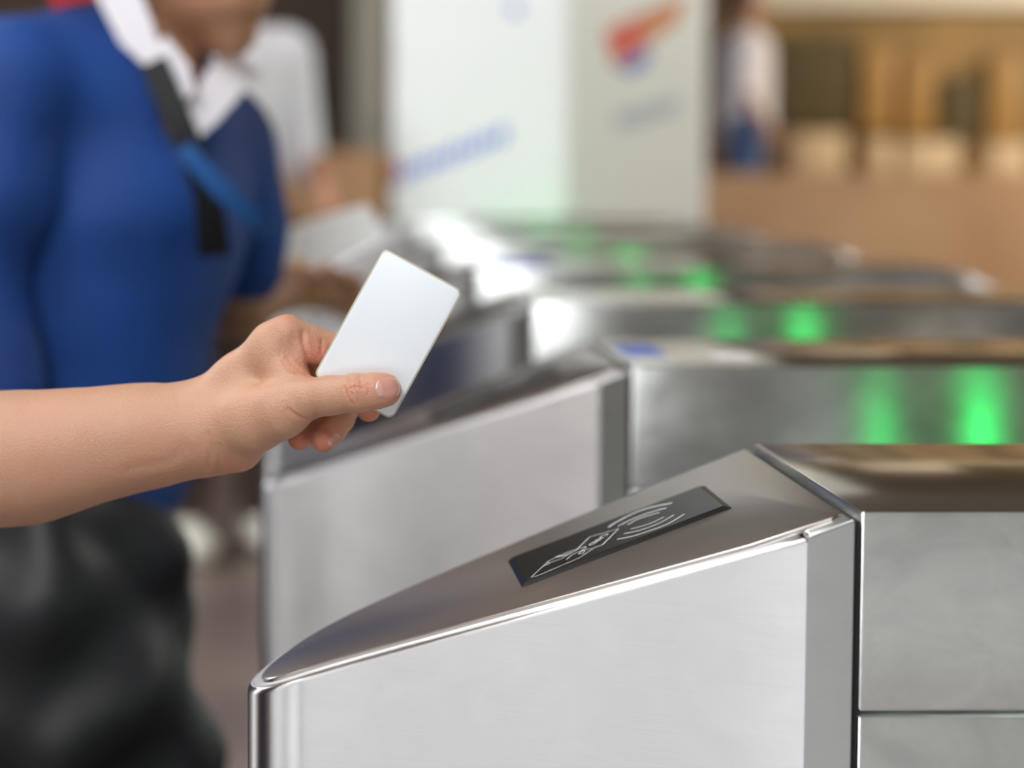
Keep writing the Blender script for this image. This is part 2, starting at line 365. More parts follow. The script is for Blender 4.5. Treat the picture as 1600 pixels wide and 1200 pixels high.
def build_turnstile():
    root = empty('turnstile', (OX, OY, 0))
    for mir in (False, True):
        V, Fc = ringed(shell_rings(outline, .02, .0036), mir)
        mesh_obj('end_shell', V, Fc, M['steel_side'], root, uv=True, angle=28)
        # flat frame strip between the rounded shell and the cabinet
        st = [np.array(p) for p in ((.3040, NY), (.3040, FY), (.2797, FY), (.2797, NY))]
        st = [np.array(p, float) for p in ((.2792, NY-.002), (.3040, NY-.002), (.3040, FY), (.2792, FY))]
        V, Fc = ringed(shell_rings(st, .02, .0025), mir); mesh_obj('frame_strip', V, Fc, M['steel_frame'], root, uv=True, angle=28)
        # raised plate on the slope
        full = [p for p in outline]+[np.array((.3025, NY-.002)), np.array((.3025, FY))]
        # outline runs far -> nose -> near ; close it through the strip
        inner = offset(outline, .0085)
        pl = [p for p in inner if p[0] < GX-.012]
        pl = [np.array((.3005, FY-.0085))]+pl+[np.array((.3005-.006, NY+.0085)), np.array((.3005, NY+.012))]
        rings = []
        for dd, dz in ((0, -.001), (0, .0016), (.0004, .0022), (.001, .0025)):
            q = offset(pl, dd); rings.append([(p[0], p[1], slope_z(p[0])+dz) for p in q])
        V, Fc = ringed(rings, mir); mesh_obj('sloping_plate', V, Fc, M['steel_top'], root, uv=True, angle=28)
    # cabinet
    x1 = 2*OX-JX
    def lb(name, a, b, c, d, e, f, m, bev=0):
        return box(name, a-OX, b-OX, c-OY, d-OY, e, f, m, root, bev, True)
    lb('cabinet_core', .276, 2*OX-.276, NY+.006, FY-.006, .015, .878, M['gap'])
    lb('seam_filler', .300, .310, NY+.003, FY-.003, .3, H-.006, M['gap']); lb('seam_filler', 2*OX-.310, 2*OX-.300, NY+.003, FY-.003, .3, H-.006, M['gap'])
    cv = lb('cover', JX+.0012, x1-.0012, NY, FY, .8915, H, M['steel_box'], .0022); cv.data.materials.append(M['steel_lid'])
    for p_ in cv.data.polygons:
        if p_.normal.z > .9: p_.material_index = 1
    lb('lower_panel', JX+.0012, x1-.0012, NY, FY, .02, .8890, M['steel_box'], .0022)
    lb('plinth', .02, 2*OX-.02, NY+.03, FY-.03, 0, .03, M['gap'])
    # card reader on the entry slope
    n = np.array([-T, 0, 1.0]); n /= np.linalg.norm(n); u = np.array([1, 0, T]); u /= np.linalg.norm(u); v = np.array([0, 1., 0])
    c0 = np.array([.2010, 1.3435, slope_z(.2010)+.0024]); hl, hw = .0655, .0415
    V = []
    for du, z in ((0, 0), (0, .0003), (-.0033, .0022), (-.0038, .0024)):
        for sx, sy in ((-1, -1), (1, -1), (1, 1), (-1, 1)):
            q = c0+u*sx*(hl+du)+v*sy*(hw+du)+n*z; V.append(loc(*q))
    Fc = [(3, 2, 1, 0), (12, 13, 14, 15)]+[(k*4+i, k*4+(i+1) % 4, (k+1)*4+(i+1) % 4, (k+1)*4+i) for k in range(3) for i in range(4)]
    rd = mesh_obj('card_reader', V, Fc, M['reader'], root, angle=15); rd['label'] = 'black bevelled card reader plate'
    # printed symbols, one thin ribbon mesh lying on the reader's face
    p0 = c0+n*.00245
    def ribbon(pts, w, VV, FF):
        Q = [on_plane(x, y, p0, n) for x, y in pts]; k0 = len(VV)
        for i, q in enumerate(Q):
            a = Q[max(i-1, 0)]; b = Q[min(i+1, len(Q)-1)]; t = (b-a)/max(np.linalg.norm(b-a), 1e-9); s = np.cross(n, t)
            for sg in (-1, 1):
                for z in (0, .00008): VV.append(loc(*(q+s*sg*w/2+n*z)))
        for i in range(len(Q)-1):
            a = k0+i*4; b = a+4
            FF += [(a+1, b+1, b+3, a+3), (a, a+2, b+2, b), (a, b, b+1, a+1), (a+2, a+3, b+3, b+2)]
        FF += [(k0, k0+1, k0+3, k0+2), (k0+len(Q)*4-4, k0+len(Q)*4-2, k0+len(Q)*4-1, k0+len(Q)*4-3)]
    def c5(pts): return [tuple(q) for q in catmull([(950+x/7.5, 740+y/7.5) for x, y in pts], 6)]
    def c4(pts): return [(820+x/10, 800+y/10) for x, y in pts]
    VV, FF = [], []
    for pts, w in (([(5, 628), (150, 540), (330, 453), (520, 392), (750, 345)], .0016), ([(115, 617), (260, 545), (420, 480), (560, 435), (685, 403)], .0013), ([(230, 600), (340, 540), (450, 500), (600, 457)], .0011),
                   ([(268, 650), (400, 615), (540, 565), (655, 508)], .0009), ([(188, 705), (370, 665), (580, 590), (770, 487)], .0010), ([(108, 770), (300, 730), (500, 665), (700, 590), (893, 475)], .0011)):
        ribbon(c5(pts), w, VV, FF)
    mesh_obj('radio_wave_mark', VV, FF, M['print'], rd)
    VV, FF = [], []
    for pts, w in (([(820, 580), (1015, 390), (1465, 262), (1215, 513), (1095, 552)], .0008),
                   ([(345, 795), (290, 843), (100, 1018), (205, 995), (850, 718), (1090, 558), (945, 590), (830, 625), (740, 670), (650, 742)], .0006),
                   ([(820, 580), (945, 540), (955, 556), (890, 600), (940, 612), (900, 648), (840, 655), (900, 598)], .0007),
                   ([(820, 580), (730, 605), (520, 690), (340, 785), (380, 795), (560, 735), (820, 590)], .0006),
                   ([(490, 712), (640, 668), (730, 625)], .0006), ([(500, 690), (600, 690), (660, 665)], .0006), ([(290, 843), (400, 800)], .0006)):
        ribbon(c4(pts), w, VV, FF)
    mesh_obj('hand_and_card_mark', VV, FF, M['print'], rd)
    tcu = bpy.data.curves.new('card_word', 'FONT'); tcu.body = 'CARD'; tcu.align_x = 'CENTER'; tcu.align_y = 'CENTER'; tcu.size = 1; tcu.extrude = .01
    to = bpy.data.objects.new('tmp', tcu); COL.objects.link(to); bpy.context.view_layer.update()
    me = bpy.data.meshes.new_from_object(to.evaluated_get(bpy.context.evaluated_depsgraph_get())); bpy.data.objects.remove(to)
    A = on_plane(947.5, 834.5, p0, n); B = on_plane(922, 852, p0, n); r_ = (B-A); wd = np.linalg.norm(r_); r_ /= wd; up_ = np.cross(n, r_); ce = (A+B)/2
    xs = [v_.co.x for v_ in me.vertices]; sc_ = wd/(max(xs)-min(xs))
    for v_ in me.vertices:
        q = ce+r_*v_.co.x*sc_+up_*v_.co.y*sc_*1.0+n*(.00004+max(0, v_.co.z)*.004); v_.co = loc(*q)
    me.materials.append(M['print']); to = bpy.data.objects.new('card_word', me); COL.objects.link(to); to.parent = rd
    # pass lights on the lane side
    for lx, lm, lz in ((.583, 'led_soft', .835), (.743, 'led', .845)):
        bm = bmesh.new(); bmesh.ops.create_cone(bm, cap_ends=True, segments=32, radius1=.028, radius2=.028, depth=.006, matrix=Matrix.Translation((lx-OX, FY-OY+.003, lz)) @ Matrix.Rotation(math.pi/2, 4, 'X'))
        bz = from_bm('indicator_bezel', bm, M['gap'], root)
        bm = bmesh.new(); bmesh.ops.create_cone(bm, cap_ends=True, segments=32, radius1=.022, radius2=.020, depth=.004, matrix=Matrix.Translation((lx-OX, FY-OY+.008, lz)) @ Matrix.Rotation(-math.pi/2, 4, 'X'))
        g = from_bm('indicator_light', bm, M[lm], bz); g['label'] = 'round green pass light'
    return root
def children(o): return [c for c in bpy.data.objects if c.parent == o]
def copy_tree(o, parent=None):
    c = o.copy(); COL.objects.link(c)
    if parent is not None: c.parent = parent
    for ch in children(o): copy_tree(ch, c)
    return c
gate_labels = [
 'nearest brushed steel turnstile, sharp, with white hand-and-card print on its black reader',
 'second steel turnstile from the camera, directly behind the nearest one',
 'third steel turnstile from the camera, its white side panel just right of the held card',
 'fourth steel turnstile from the camera, behind the one beside the held card',
 'fifth steel turnstile from the camera, third from the far end of the row',
 'sixth steel turnstile from the camera, next to the farthest one',
 'farthest steel turnstile of the row, at the foot of the white pillar']
PITCH_Y = .787
g0 = build_turnstile(); gates = [g0]
for i in range(1, 7):
    g = copy_tree(g0); g.location = (OX, OY+PITCH_Y*i, 0); gates.append(g)
for g, l in zip(gates, gate_labels): tag(g, l, 'turnstile', 'steel turnstiles in a row')

# thin coloured patches on the gate tops
def patch(name, i, x0, x1, y0, y1, m, label):
    o = box(name, x0, x1, y0, y1, H, H+.0012, M[m]); origin(o, ((x0+x1)/2, (y0+y1)/2, H)); tag(o, label, 'patch'); return o
b2 = NY+PITCH_Y
patch('blue_top_patch', 1, .318, .355, b2+.10, b2+.2, 'blue_patch', 'small blue sticker at the left end of the second turnstile top')
patch('white_top_patch', 1, .395, .43, b2+.05, b2+.11, 'white_patch', 'small white patch on the second turnstile top, right of the blue sticker')
b4 = NY+PITCH_Y*3
patch('wide_blue_patch', 3, .325, .43, b4+.03, b4+.22, 'blue_patch', 'blue sticker on top of the fourth turnstile')

# ================================================================== PILLAR with advertising sheets
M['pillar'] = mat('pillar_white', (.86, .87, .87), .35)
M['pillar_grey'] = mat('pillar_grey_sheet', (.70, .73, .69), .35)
pr = empty('advert_pillar', (.77, 6.9, 0)); tag(pr, 'tall white square pillar covered in printed advertising sheets', 'pillar')
bm = bmesh.new()
pA, pB, pCn = P(612, 200, 6.62)[:2], P(884, 200, 6.45)[:2], P(1102, 200, 6.95)[:2]
def prism(name, pts, z0, z1, m, parent, o0):
    n = len(pts); V = [(p[0]-o0[0], p[1]-o0[1], z0) for p in pts]+[(p[0]-o0[0], p[1]-o0[1], z1) for p in pts]
    Fc = [tuple(range(n))[::-1], tuple(range(n, 2*n))]+[(i, (i+1) % n, n+(i+1) % n, n+i) for i in range(n)]
    return mesh_obj(name, V, Fc, m, parent, smooth=False)
pD = pA+pCn-pB+np.array([0, .15])
prism('column_body', [pA, pB, pCn, pD], 0, 3.6, M['pillar'], pr, (.77, 6.9))
def face_sheet(name, a, b, t0, t1, z0, z1, m, th=.004, out=.003):
    """thin sheet on the face from a to b"""
    d = b-a; nn = np.array([d[1], -d[0]]); nn /= np.linalg.norm(nn)
    p = [a+d*t0+nn*out, a+d*t1+nn*out, a+d*t1+nn*(out-th), a+d*t0+nn*(out-th)]
    return prism(name, p, z0, z1, m, pr, (.77, 6.9))
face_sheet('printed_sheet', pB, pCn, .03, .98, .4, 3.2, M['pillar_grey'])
face_sheet('printed_sheet', pA, pB, .02, .96, .4, 3.2, M['pillar'])
def face_mark(name, a, b, pix, m, w=0):
    """flat print: polygon given by photo pixels laid on the face plane"""
    d = b-a; nn = np.array([d[1], -d[0], 0]); nn /= np.linalg.norm(nn); p0 = np.array([a[0], a[1], 1.0])+nn*.005
    Q = [on_plane(x, y, p0, nn) for x, y in pix]; n = len(Q)
    V = [q-np.array((.77, 6.9, 0)) for q in Q]+[q-np.array((.77, 6.9, 0))+nn*.001 for q in Q]
    Fc = [tuple(range(n))[::-1], tuple(range(n, 2*n))]+[(i, (i+1) % n, n+(i+1) % n, n+i) for i in range(n)]
    return mesh_obj(name, V, Fc, m, pr, smooth=False)
M['p_red'] = mat('print_red', (.62, .09, .05), .5); M['p_orange'] = mat('print_orange', (.55, .20, .07), .5)
M['p_blue'] = mat('print_blue', (.07, .15, .50), .5); M['p_lblue'] = mat('print_light_blue', (.12, .22, .75), .5); M['p_grey'] = mat('print_grey', (.42, .46, .52), .5)
face_mark('red_logo', pB, pCn, [(945, 48), (1000, 22), (1012, 70), (958, 104)], M['p_red'])
face_mark('red_logo', pB, pCn, [(1002, 20), (1072, -8), (1062, 32), (1012, 68)], M['p_orange'])
face_mark('blue_logo', pB, pCn, [(962, 106), (1012, 72), (1016, 96), (986, 116)], M['p_blue'])
face_mark('grey_lettering', pB, pCn, [(962, 178), (1060, 150), (1060, 176), (964, 204)], M['p_grey'])
for k in range(9):
    x = 626+k*19; y = 272-k*7.3; hh = 9 if k % 2 else 13
    face_mark('blue_lettering', pA, pB, [(x, y-hh), (x+13, y-hh-5), (x+13, y+hh-6), (x, y+hh)], M['p_lblue'])
face_mark('blue_dot', pA, pB, [(797, 8), (812, 6), (813, 22), (798, 24)], M['p_lblue'])
face_mark('red_edge_print', pA, pB, [(613, 250), (621, 248), (621, 285), (613, 288)], M['p_red'])

# ================================================================== far background
M['sign_pale'] = mat('pale_cladding', (.85, .74, .60), .5)
M['band_pale'] = mat('pale_band', (.86, .78, .62), .5)
M['dark_glass'] = mat('dark_brown_glass', (.10, .072, .025), .7)
M['gold'] = mat('golden_panel', (.42, .23, .06), .5)
M['beige'] = mat('beige_stone', (.75, .55, .34), .6)
M['grey_door'] = mat('grey_panel', (.42, .41, .36), .6)
def wallpiece(name, x0, x1, y0, y1, Y, m, label, cat, depth=.1, group=None):
    a = P(x0, y1, Y); b = P(x1, y0, Y)
    o = box(name, a[0], b[0], Y, min(Y+depth, 13.998), a[2], b[2], M[m], bev=.01); origin(o, ((a[0]+b[0])/2, Y+depth/2, a[2])); tag(o, label, cat, group); return o
wallpiece('fascia_band', 1180, 1900, -70, 14, 13.89, 'band_pale', 'pale cream band along the top of the golden brown wall', 'band')
wallpiece('dark_panel', 1378, 1760, -375, -80, 13.89, 'dark_glass', 'dark brown wall cladding above the cream band at the far right', 'panel')
wallpiece('pale_panel', 1190, 1372, -375, -85, 13.89, 'sign_pale', 'tall pale beige panel above the cream band', 'panel')
wallpiece('shop_window', 1215, 1335, 55, 195, 13.9, 'dark_glass', 'dark brown window left of the golden panels', 'window')
wallpiece('shop_window', 1470, 1535, 120, 225, 13.9, 'dark_glass', 'narrow dark window between golden panels at the far right', 'window')
for k, (a, b, c, d) in enumerate(((1345, 1400, 75, 205), (1412, 1462, 95, 210), (1545, 1600, 90, 220))):
    wallpiece('golden_panel', a, b, c, d, 13.88, 'gold', ['golden panel right beside the wide dark window', 'golden panel left of the narrow dark window', 'golden panel at the right edge past the narrow window'][k], 'panel', group='golden wall panels')
for k, (a, b, c, d) in enumerate(((1240, 1322, 205, 262), (1362, 1398, 215, 262), (1412, 1500, 218, 272), (1545, 1610, 222, 280))):
    wallpiece('stone_block', a, b, c, d, 13.5, 'beige', ['widest beige block behind low tan wall, under the dark window', 'narrow beige block second from the left behind low wall', 'pale beige block third from the left behind low wall', 'pale beige block at the right edge behind low wall'][k], 'block', .3, 'beige blocks behind the low wall')
for o in [x for x in COL.objects if x.name.startswith('stone_block')]:      # stand the blocks on the floor
    for v in o.data.vertices:
        if v.co.z < .1: v.co.z = -o.location.z
wallpiece('grey_door', 548, 608, -60, 250, 13.4, 'grey_door', 'tall grey panel door left of the white pillar', 'door')
o = wallpiece('low_block', 430, 600, 235, 420, 12.5, 'tan', 'reddish brown low block left of the white pillar', 'block', .4)
for v in o.data.vertices:
    if v.co.z < .1: v.co.z = -o.location.z

# ================================================================== SKIN
def skin_mat(name, base, red, rough=.5, sss=.12, attr=True, bump=.5):
    m = mat(name, base, rough); n = m.node_tree; b = n.nodes['Principled BSDF']
    b.inputs['Subsurface Weight'].default_value = sss; b.inputs['Subsurface Radius'].default_value = (1, .35, .2); b.inputs['Subsurface Scale'].default_value = .004
    tc = n.nodes.new('ShaderNodeTexCoord')
    ns = n.nodes.new('ShaderNodeTexNoise'); ns.inputs['Scale'].default_value = 60; ns.inputs['Detail'].default_value = 4
    n.links.new(tc.outputs['Object'], ns.inputs[0])
    mx = n.nodes.new('ShaderNodeMix'); mx.data_type = 'RGBA'; mx.inputs[6].default_value = (*base, 1); mx.inputs[7].default_value = (*red, 1)
    if attr:
        at = n.nodes.new('ShaderNodeAttribute'); at.attribute_name = 'flush'
        ad = n.nodes.new('ShaderNodeMath'); ad.operation = 'MULTIPLY_ADD'; ad.inputs[1].default_value = .35; ad.inputs[2].default_value = -.12; ad.use_clamp = False
        n.links.new(ns.outputs[0], ad.inputs[0]); a2 = n.nodes.new('ShaderNodeMath'); a2.operation = 'ADD'; a2.use_clamp = True
        n.links.new(ad.outputs[0], a2.inputs[0]); n.links.new(at.outputs['Fac'], a2.inputs[1]); n.links.new(a2.outputs[0], mx.inputs[0])
    else: n.links.new(ns.outputs[0], mx.inputs[0])
    n.links.new(mx.outputs[2], b.inputs['Base Color'])
    vo = n.nodes.new('ShaderNodeTexVoronoi'); vo.inputs['Scale'].default_value = 900
    n.links.new(tc.outputs['Object'], vo.inputs['Vector'])
    n3 = n.nodes.new('ShaderNodeTexNoise'); n3.inputs['Scale'].default_value = 350; n3.inputs['Detail'].default_value = 5
    n.links.new(tc.outputs['Object'], n3.inputs[0])
    sm = n.nodes.new('ShaderNodeMath'); sm.operation = 'ADD'; n.links.new(vo.outputs['Distance'], sm.inputs[0]); n.links.new(n3.outputs[0], sm.inputs[1])
    bp = n.nodes.new('ShaderNodeBump'); bp.inputs['Strength'].default_value = bump; bp.inputs['Distance'].default_value = .0005
    n.links.new(sm.outputs[0], bp.inputs['Height']); n.links.new(bp.outputs[0], b.inputs['Normal'])
    return m
M['skin'] = skin_mat('skin_light', (.56, .32, .205), (.60, .18, .115))
M['nail'] = mat('nail', (.60, .29, .24), .28); M['nail_tip'] = mat('nail_tip', (.72, .55, .38), .3); M['lunula'] = mat('nail_moon', (.64, .37, .32), .28)

# ------------------------------------------------------------------ the card
cA = P(601, 386, 1.297); cB = P(723, 455, 1.291); cC = P(613.5, 656, 1.293); cD = P(488, 588, 1.299)
cc = (cA+cB+cC+cD)/4; ul = (cA+cB-cC-cD)/2; us = (cB+cC-cA-cD)/2
Ls, Ll = np.linalg.norm(us), np.linalg.norm(ul); us /= Ls; ul /= Ll; cn = np.cross(us, ul); cn /= np.linalg.norm(cn)
us = np.cross(ul, cn)
if cn[1] > 0: cn = -cn
def rrect(hw, hh, r, seg=8):
    pts = []
    for sx, sy, a0 in ((1, 1, 0), (-1, 1, 90), (-1, -1, 180), (1, -1, 270)):
        for k in range(seg+1):
            a = math.radians(a0+90*k/seg); pts.append((sx*(hw-r)+r*math.cos(a), sy*(hh-r)+r*math.sin(a)))
    return pts
def slab(name, rings, m, parent=None):
    """rings: (inset, height) along the card normal"""
    V = []; n = 0
    for ins, z, r in rings:
        pts = rrect(Ls/2-ins, Ll/2-ins, r); n = len(pts)
        for a, b in pts: V.append(us*a+ul*b+cn*z)
    Fc = [tuple(range(n))[::-1], tuple((len(rings)-1)*n+i for i in range(n))]
    Fc += [(k*n+i, k*n+(i+1) % n, (k+1)*n+(i+1) % n, (k+1)*n+i) for k in range(len(rings)-1) for i in range(n)]
    return mesh_obj(name, V, Fc, m, parent, angle=30)
card = empty('plastic_card', tuple(cc)); tag(card, 'blank white plastic card with rounded corners held between thumb and fingers', 'card')
slab('sleeve', [(.0003, -.0007, .0042), (0, -.0004, .0045), (0, .0003, .0045), (.0004, .0005, .0041)], M['card_edge'], card)
slab('card_face', [(.0010, .0003, .0036), (.0010, .0006, .0036), (.0012, .0007, .0034)], M['white_face'], card)

# ------------------------------------------------------------------ arm and hand
def Q(x, y, Y, r): return (*P(x, y, Y), r*px(Y))
hand = Field(P(-160, 860, 1.25)-np.array([0, 0, .005]), P(655, 470, 1.42)+np.array([0, .02, .005]), .00075)
lo = hand.lo
# forearm
hand.chain([Q(-190, 729, 1.372, 112), Q(-40, 722, 1.366, 99), Q(60, 711, 1.360, 88), Q(140, 696, 1.355, 77), Q(210, 683, 1.352, 67), Q(262, 677, 1.350, 62), Q(312, 674, 1.348, 62)], 0, .02)
hand.chain([Q(-190, 735, 1.392, 100), Q(60, 716, 1.385, 76), Q(210, 686, 1.376, 55), Q(312, 680, 1.372, 50)], .02, .02)
# palm heel, thenar, thumb metacarpal
hand.chain([Q(300, 672, 1.345, 58), Q(352, 688, 1.340, 48), Q(378, 702, 1.336, 31)], .012, .01)
hand.chain([Q(335, 668, 1.336, 52), Q(395, 655, 1.322, 50), Q(440, 640, 1.309, 42), Q(478, 624, 1.301, 31)], .010, .008)
# dorsum and knuckle row
hand.chain([Q(318, 650, 1.350, 53), Q(372, 596, 1.342, 40), Q(428, 538, 1.331, 33), Q(449, 521, 1.327, 27)], .012, .008)
hand.chain([Q(330, 664, 1.364, 46), Q(395, 600, 1.362, 34), Q(436, 552, 1.349, 28)], .010, .006)
hand.chain([Q(330, 672, 1.376, 44), Q(395, 620, 1.378, 32), Q(428, 580, 1.366, 27)], .010, .006)
hand.chain([Q(330, 680, 1.384, 40), Q(385, 645, 1.390, 30), Q(415, 612, 1.380, 25)], .010, .006)
hand.chain([Q(400, 640, 1.345, 36), Q(440, 600, 1.338, 32)], .010, .006)
# web of skin between thumb and forefinger
hand.chain([Q(425, 560, 1.326, 26), Q(452, 590, 1.316, 21), Q(470, 606, 1.309, 18)], .010, .006)
hand.chain([Q(452, 548, 1.325, 15), Q(472, 590, 1.314, 9)], .007, .004)
# thumb
hand.chain([Q(478, 623, 1.301, 32), Q(515, 618, 1.293, 29.5), Q(556, 614, 1.2865, 30)], .004, .004)
hand.chain([Q(556, 614, 1.2865, 29.5), Q(585, 611, 1.285, 27.5), Q(600, 609.5, 1.2855, 27)], .003, .003)
# index finger behind the card
hand.chain([Q(449, 522, 1.327, 27), Q(480, 533, 1.329, 25), Q(540, 548, 1.332, 24)], .006, .004)
hand.chain([Q(478, 548, 1.322, 17), Q(500, 556, 1.322, 16)], .006, .004)
hand.chain([Q(540, 548, 1.332, 23), Q(580, 592, 1.326, 20.5)], .002, .003)
hand.chain([Q(580, 592, 1.326, 20.5), Q(580, 622, 1.318, 19), Q(576, 641, 1.3115, 18.5)], .002, .003)
# middle finger
hand.chain([Q(436, 552, 1.349, 26), Q(500, 580, 1.356, 24), Q(548, 600, 1.352, 23)], .002, .004)
hand.chain([Q(548, 600, 1.352, 22.5), Q(541, 634, 1.340, 21.5), Q(532, 655, 1.332, 21.5)], .0015, .003)
hand.chain([Q(533, 654, 1.332, 22), Q(518, 672, 1.325, 21.5), Q(505, 686, 1.320, 20.5)], .0015, .003)
# ring finger
hand.chain([Q(428, 580, 1.366, 25), Q(495, 612, 1.374, 23), Q(528, 625, 1.368, 22)], .002, .004)
hand.chain([Q(528, 625, 1.368, 21), Q(505, 662, 1.352, 20), Q(485, 676, 1.343, 19.5), Q(468, 685, 1.337, 18.5)], .0012, .003)
# little finger, tucked into the palm
hand.chain([Q(415, 612, 1.380, 22), Q(470, 640, 1.386, 19), Q(496, 652, 1.380, 18)], .002, .004)
hand.chain([Q(496, 652, 1.380, 17.5), Q(468, 664, 1.366, 16.5), Q(446, 668, 1.354, 15.5)], .0012, .003)
V, Qd = hand.mesh()
N = hand.normals(V)
flush = np.zeros(len(V)); disp = np.zeros(len(V))
def near_line(pts):
    """distance of all verts to a 3D polyline"""
    best = np.full(len(V), 9.)
    for a, b in zip(pts[:-1], pts[1:]):
        d = b-a; t = np.clip(((V-a)@d)/max(d@d, 1e-12), 0, 1); best = np.minimum(best, np.linalg.norm(V-a-t[:, None]*d, axis=1))
    return best
def crease(pix, depth, w, Y0=1.25, Y1=1.42, fl=0):
    global disp, flush
    pts = []
    for (x0, y0), (x1, y1) in zip(pix[:-1], pix[1:]):
        for k in range(4):
            h_ = hand.hit(x0+(x1-x0)*k/4, y0+(y1-y0)*k/4, Y0, Y1)
            if h_ is not None: pts.append(h_)
    h_ = hand.hit(*pix[-1], Y0, Y1)
    if h_ is not None: pts.append(h_)
    if len(pts) < 2: return
    d = near_line(pts); disp -= depth*np.exp(-(d/w)**2); disp += .25*depth*np.exp(-((d-2.2*w)/w)**2)
    if fl: flush += fl*np.exp(-(d/(w*2.5))**2)
def z5(p): return [(440+x/7.06, 560+y/7.06) for x, y in p]
def z6(p): return [(400+x/7.5, 480+y/7.5) for x, y in p]
def z3(p): return [(x/4, 560+y/4) for x, y in p]
for l in (z5([(752, 200), (738, 290), (752, 360), (790, 420)]), z5([(855, 195), (880, 300), (872, 345)]), z5([(820, 300), (848, 390), (855, 475)]), z5([(690, 320), (720, 400), (785, 510)]), z5([(950, 280), (965, 340), (950, 400)]), z5([(760, 330), (830, 318), (920, 330)])):
    crease(l, .00045, .0007, fl=.25)
crease(z5([(60, 560), (130, 610), (220, 655), (300, 672), (390, 660)]), .0006, .0011, fl=.15)
crease(z5([(20, 480), (90, 560), (150, 640), (210, 700)]), .0003, .0009)
for l in (z6([(365, 590), (430, 680), (520, 750), (600, 800), (650, 815)]), z6([(330, 640), (410, 715), (500, 765)]), z6([(320, 700), (400, 740), (470, 770)])):
    crease(l, .0006, .0012, fl=.1)
crease(z6([(545, 300), (555, 400), (585, 520), (620, 660), (640, 740)]), .0009, .0014, fl=.2)
crease(z6([(770, 390), (772, 470), (765, 540)]), .0006, .0011, fl=.2)
crease(z6([(400, 360), (470, 480), (560, 640), (610, 740)]), .0003, .001)
crease(z3([(1365, 540), (1378, 640), (1372, 712)]), .0006, .0012)
crease(z3([(1300, 470), (1312, 600), (1302, 700)]), .0005, .0014)
crease(z3([(800, 690), (930, 665), (1060, 640), (1160, 560)]), .0004, .0035)
crease(z5([(215, 870), (200, 940), (185, 1005)]), .0003, .0006)
def blob(x, y, Y, r, a):
    global flush
    flush += a*np.exp(-(np.linalg.norm(V-P(x, y, Y), axis=1)/(r*px(Y)))**2)
blob(612, 612, 1.28, 30, .5); blob(555, 600, 1.262, 22, .45); blob(505, 700, 1.31, 30, .8); blob(465, 695, 1.33, 30, .8); blob(577, 655, 1.305, 25, .8)
blob(500, 560, 1.31, 32, .75); blob(485, 520, 1.31, 18, .35); blob(520, 660, 1.325, 30, .5); blob(365, 725, 1.33, 40, .3); blob(250, 690, 1.33, 60, .12); blob(60, 690, 1.33, 90, .1); blob(440, 500, 1.32, 25, .25)
V2 = V+N*disp[:, None]
pers = empty('person', (-.45, 1.45, 0)); 
hm, V3 = fast_mesh('person', V2, Qd, M['skin'], None, 2, org=(-.2, 1.36, 1.03))
bpy.data.objects.remove(pers)
at = hm.data.attributes.new('flush', 'FLOAT', 'POINT'); at.data.foreach_set('value', np.clip(flush, 0, 1).astype(np.float32))
# the rest of the card holder, just left of the frame, grown onto the same mesh
co = Field((-1.02, .95, -.01), (-.18, 1.62, 1.72), .008)
el = P(-190, 732, 1.376)
co.chain([(*(el+(.02, 0, 0)), .040), (*(el+(-.04, 0, 0)), .043)], .01, .02)
co.chain([(*(el+(-.04, 0, 0)), .043), (-.50, 1.43, 1.18, .05), (-.60, 1.40, 1.34, .055)], .02, .03)
co.chain([(-.62, 1.25, .92, .12), (-.62, 1.25, 1.12, .11), (-.62, 1.25, 1.28, .12)], .03, .04)
co.chain([(-.62, 1.11, 1.35, .06), (-.62, 1.39, 1.35, .06)], .04, .03); co.chain([(-.62, 1.25, 1.38, .052), (-.60, 1.25, 1.50, .05)], .03, .02)
co.chain([(-.61, 1.25, 1.60, .085), (-.57, 1.25, 1.54, .062)], .02, .02); co.chain([(-.505, 1.25, 1.575, .013), (-.495, 1.25, 1.56, .013)], .012, .01)
co.chain([(-.62, 1.08, 1.34, .052), (-.60, 1.04, 1.08, .040), (-.55, 1.05, .84, .028)], .02, .03)
co.chain([(-.55, 1.05, .84, .028), (-.54, 1.055, .79, .029)], .01, .01)
for q in range(4): co.chain([(-.555+.018*q, 1.055, .775, .010), (-.555+.018*q, 1.06, .71, .008)], .003, .003)
for s_ in (-1, 1):
    co.chain([(-.62, 1.25+.09*s_, .84, .085), (-.60, 1.25+.10*s_, .46, .056), (-.63, 1.25+.11*s_, .09, .038)], .02, .02)
    co.chain([(-.63, 1.25+.11*s_, .05, .038), (-.47, 1.25+.12*s_, .035, .03)], .02, .02)
ho = np.array((-.2, 1.36, 1.03))
Vc, Qc = co.mesh(); ob_, _ = fast_mesh('rest', Vc, Qc, M['skin'], None, 1, org=ho)
md = hm.modifiers.new('u', 'BOOLEAN'); md.operation = 'UNION'; md.object = ob_; md.solver = 'FAST'
bpy.context.view_layer.update()
me_ = bpy.data.meshes.new_from_object(hm.evaluated_get(bpy.context.evaluated_depsgraph_get())); hm.modifiers.clear(); hm.data = me_; bpy.data.objects.remove(ob_)
for p_ in me_.polygons: p_.use_smooth = True
M['navy'] = mat('navy_shirt', (.015, .03, .09), .8)
co = Field((-1.02, .93, .70), (-.28, 1.65, 1.50), .010)
co.chain([(-.62, 1.25, .86, .15), (-.62, 1.25, 1.12, .14), (-.62, 1.25, 1.30, .145)], .03, .04); co.chain([(-.62, 1.10, 1.36, .078), (-.62, 1.40, 1.36, .078)], .04, .03)
co.chain([(-.60, 1.41, 1.34, .075), (-.50, 1.44, 1.17, .068)], .02, .03); co.chain([(-.62, 1.07, 1.33, .07), (-.60, 1.03, 1.12, .06)], .02, .03)
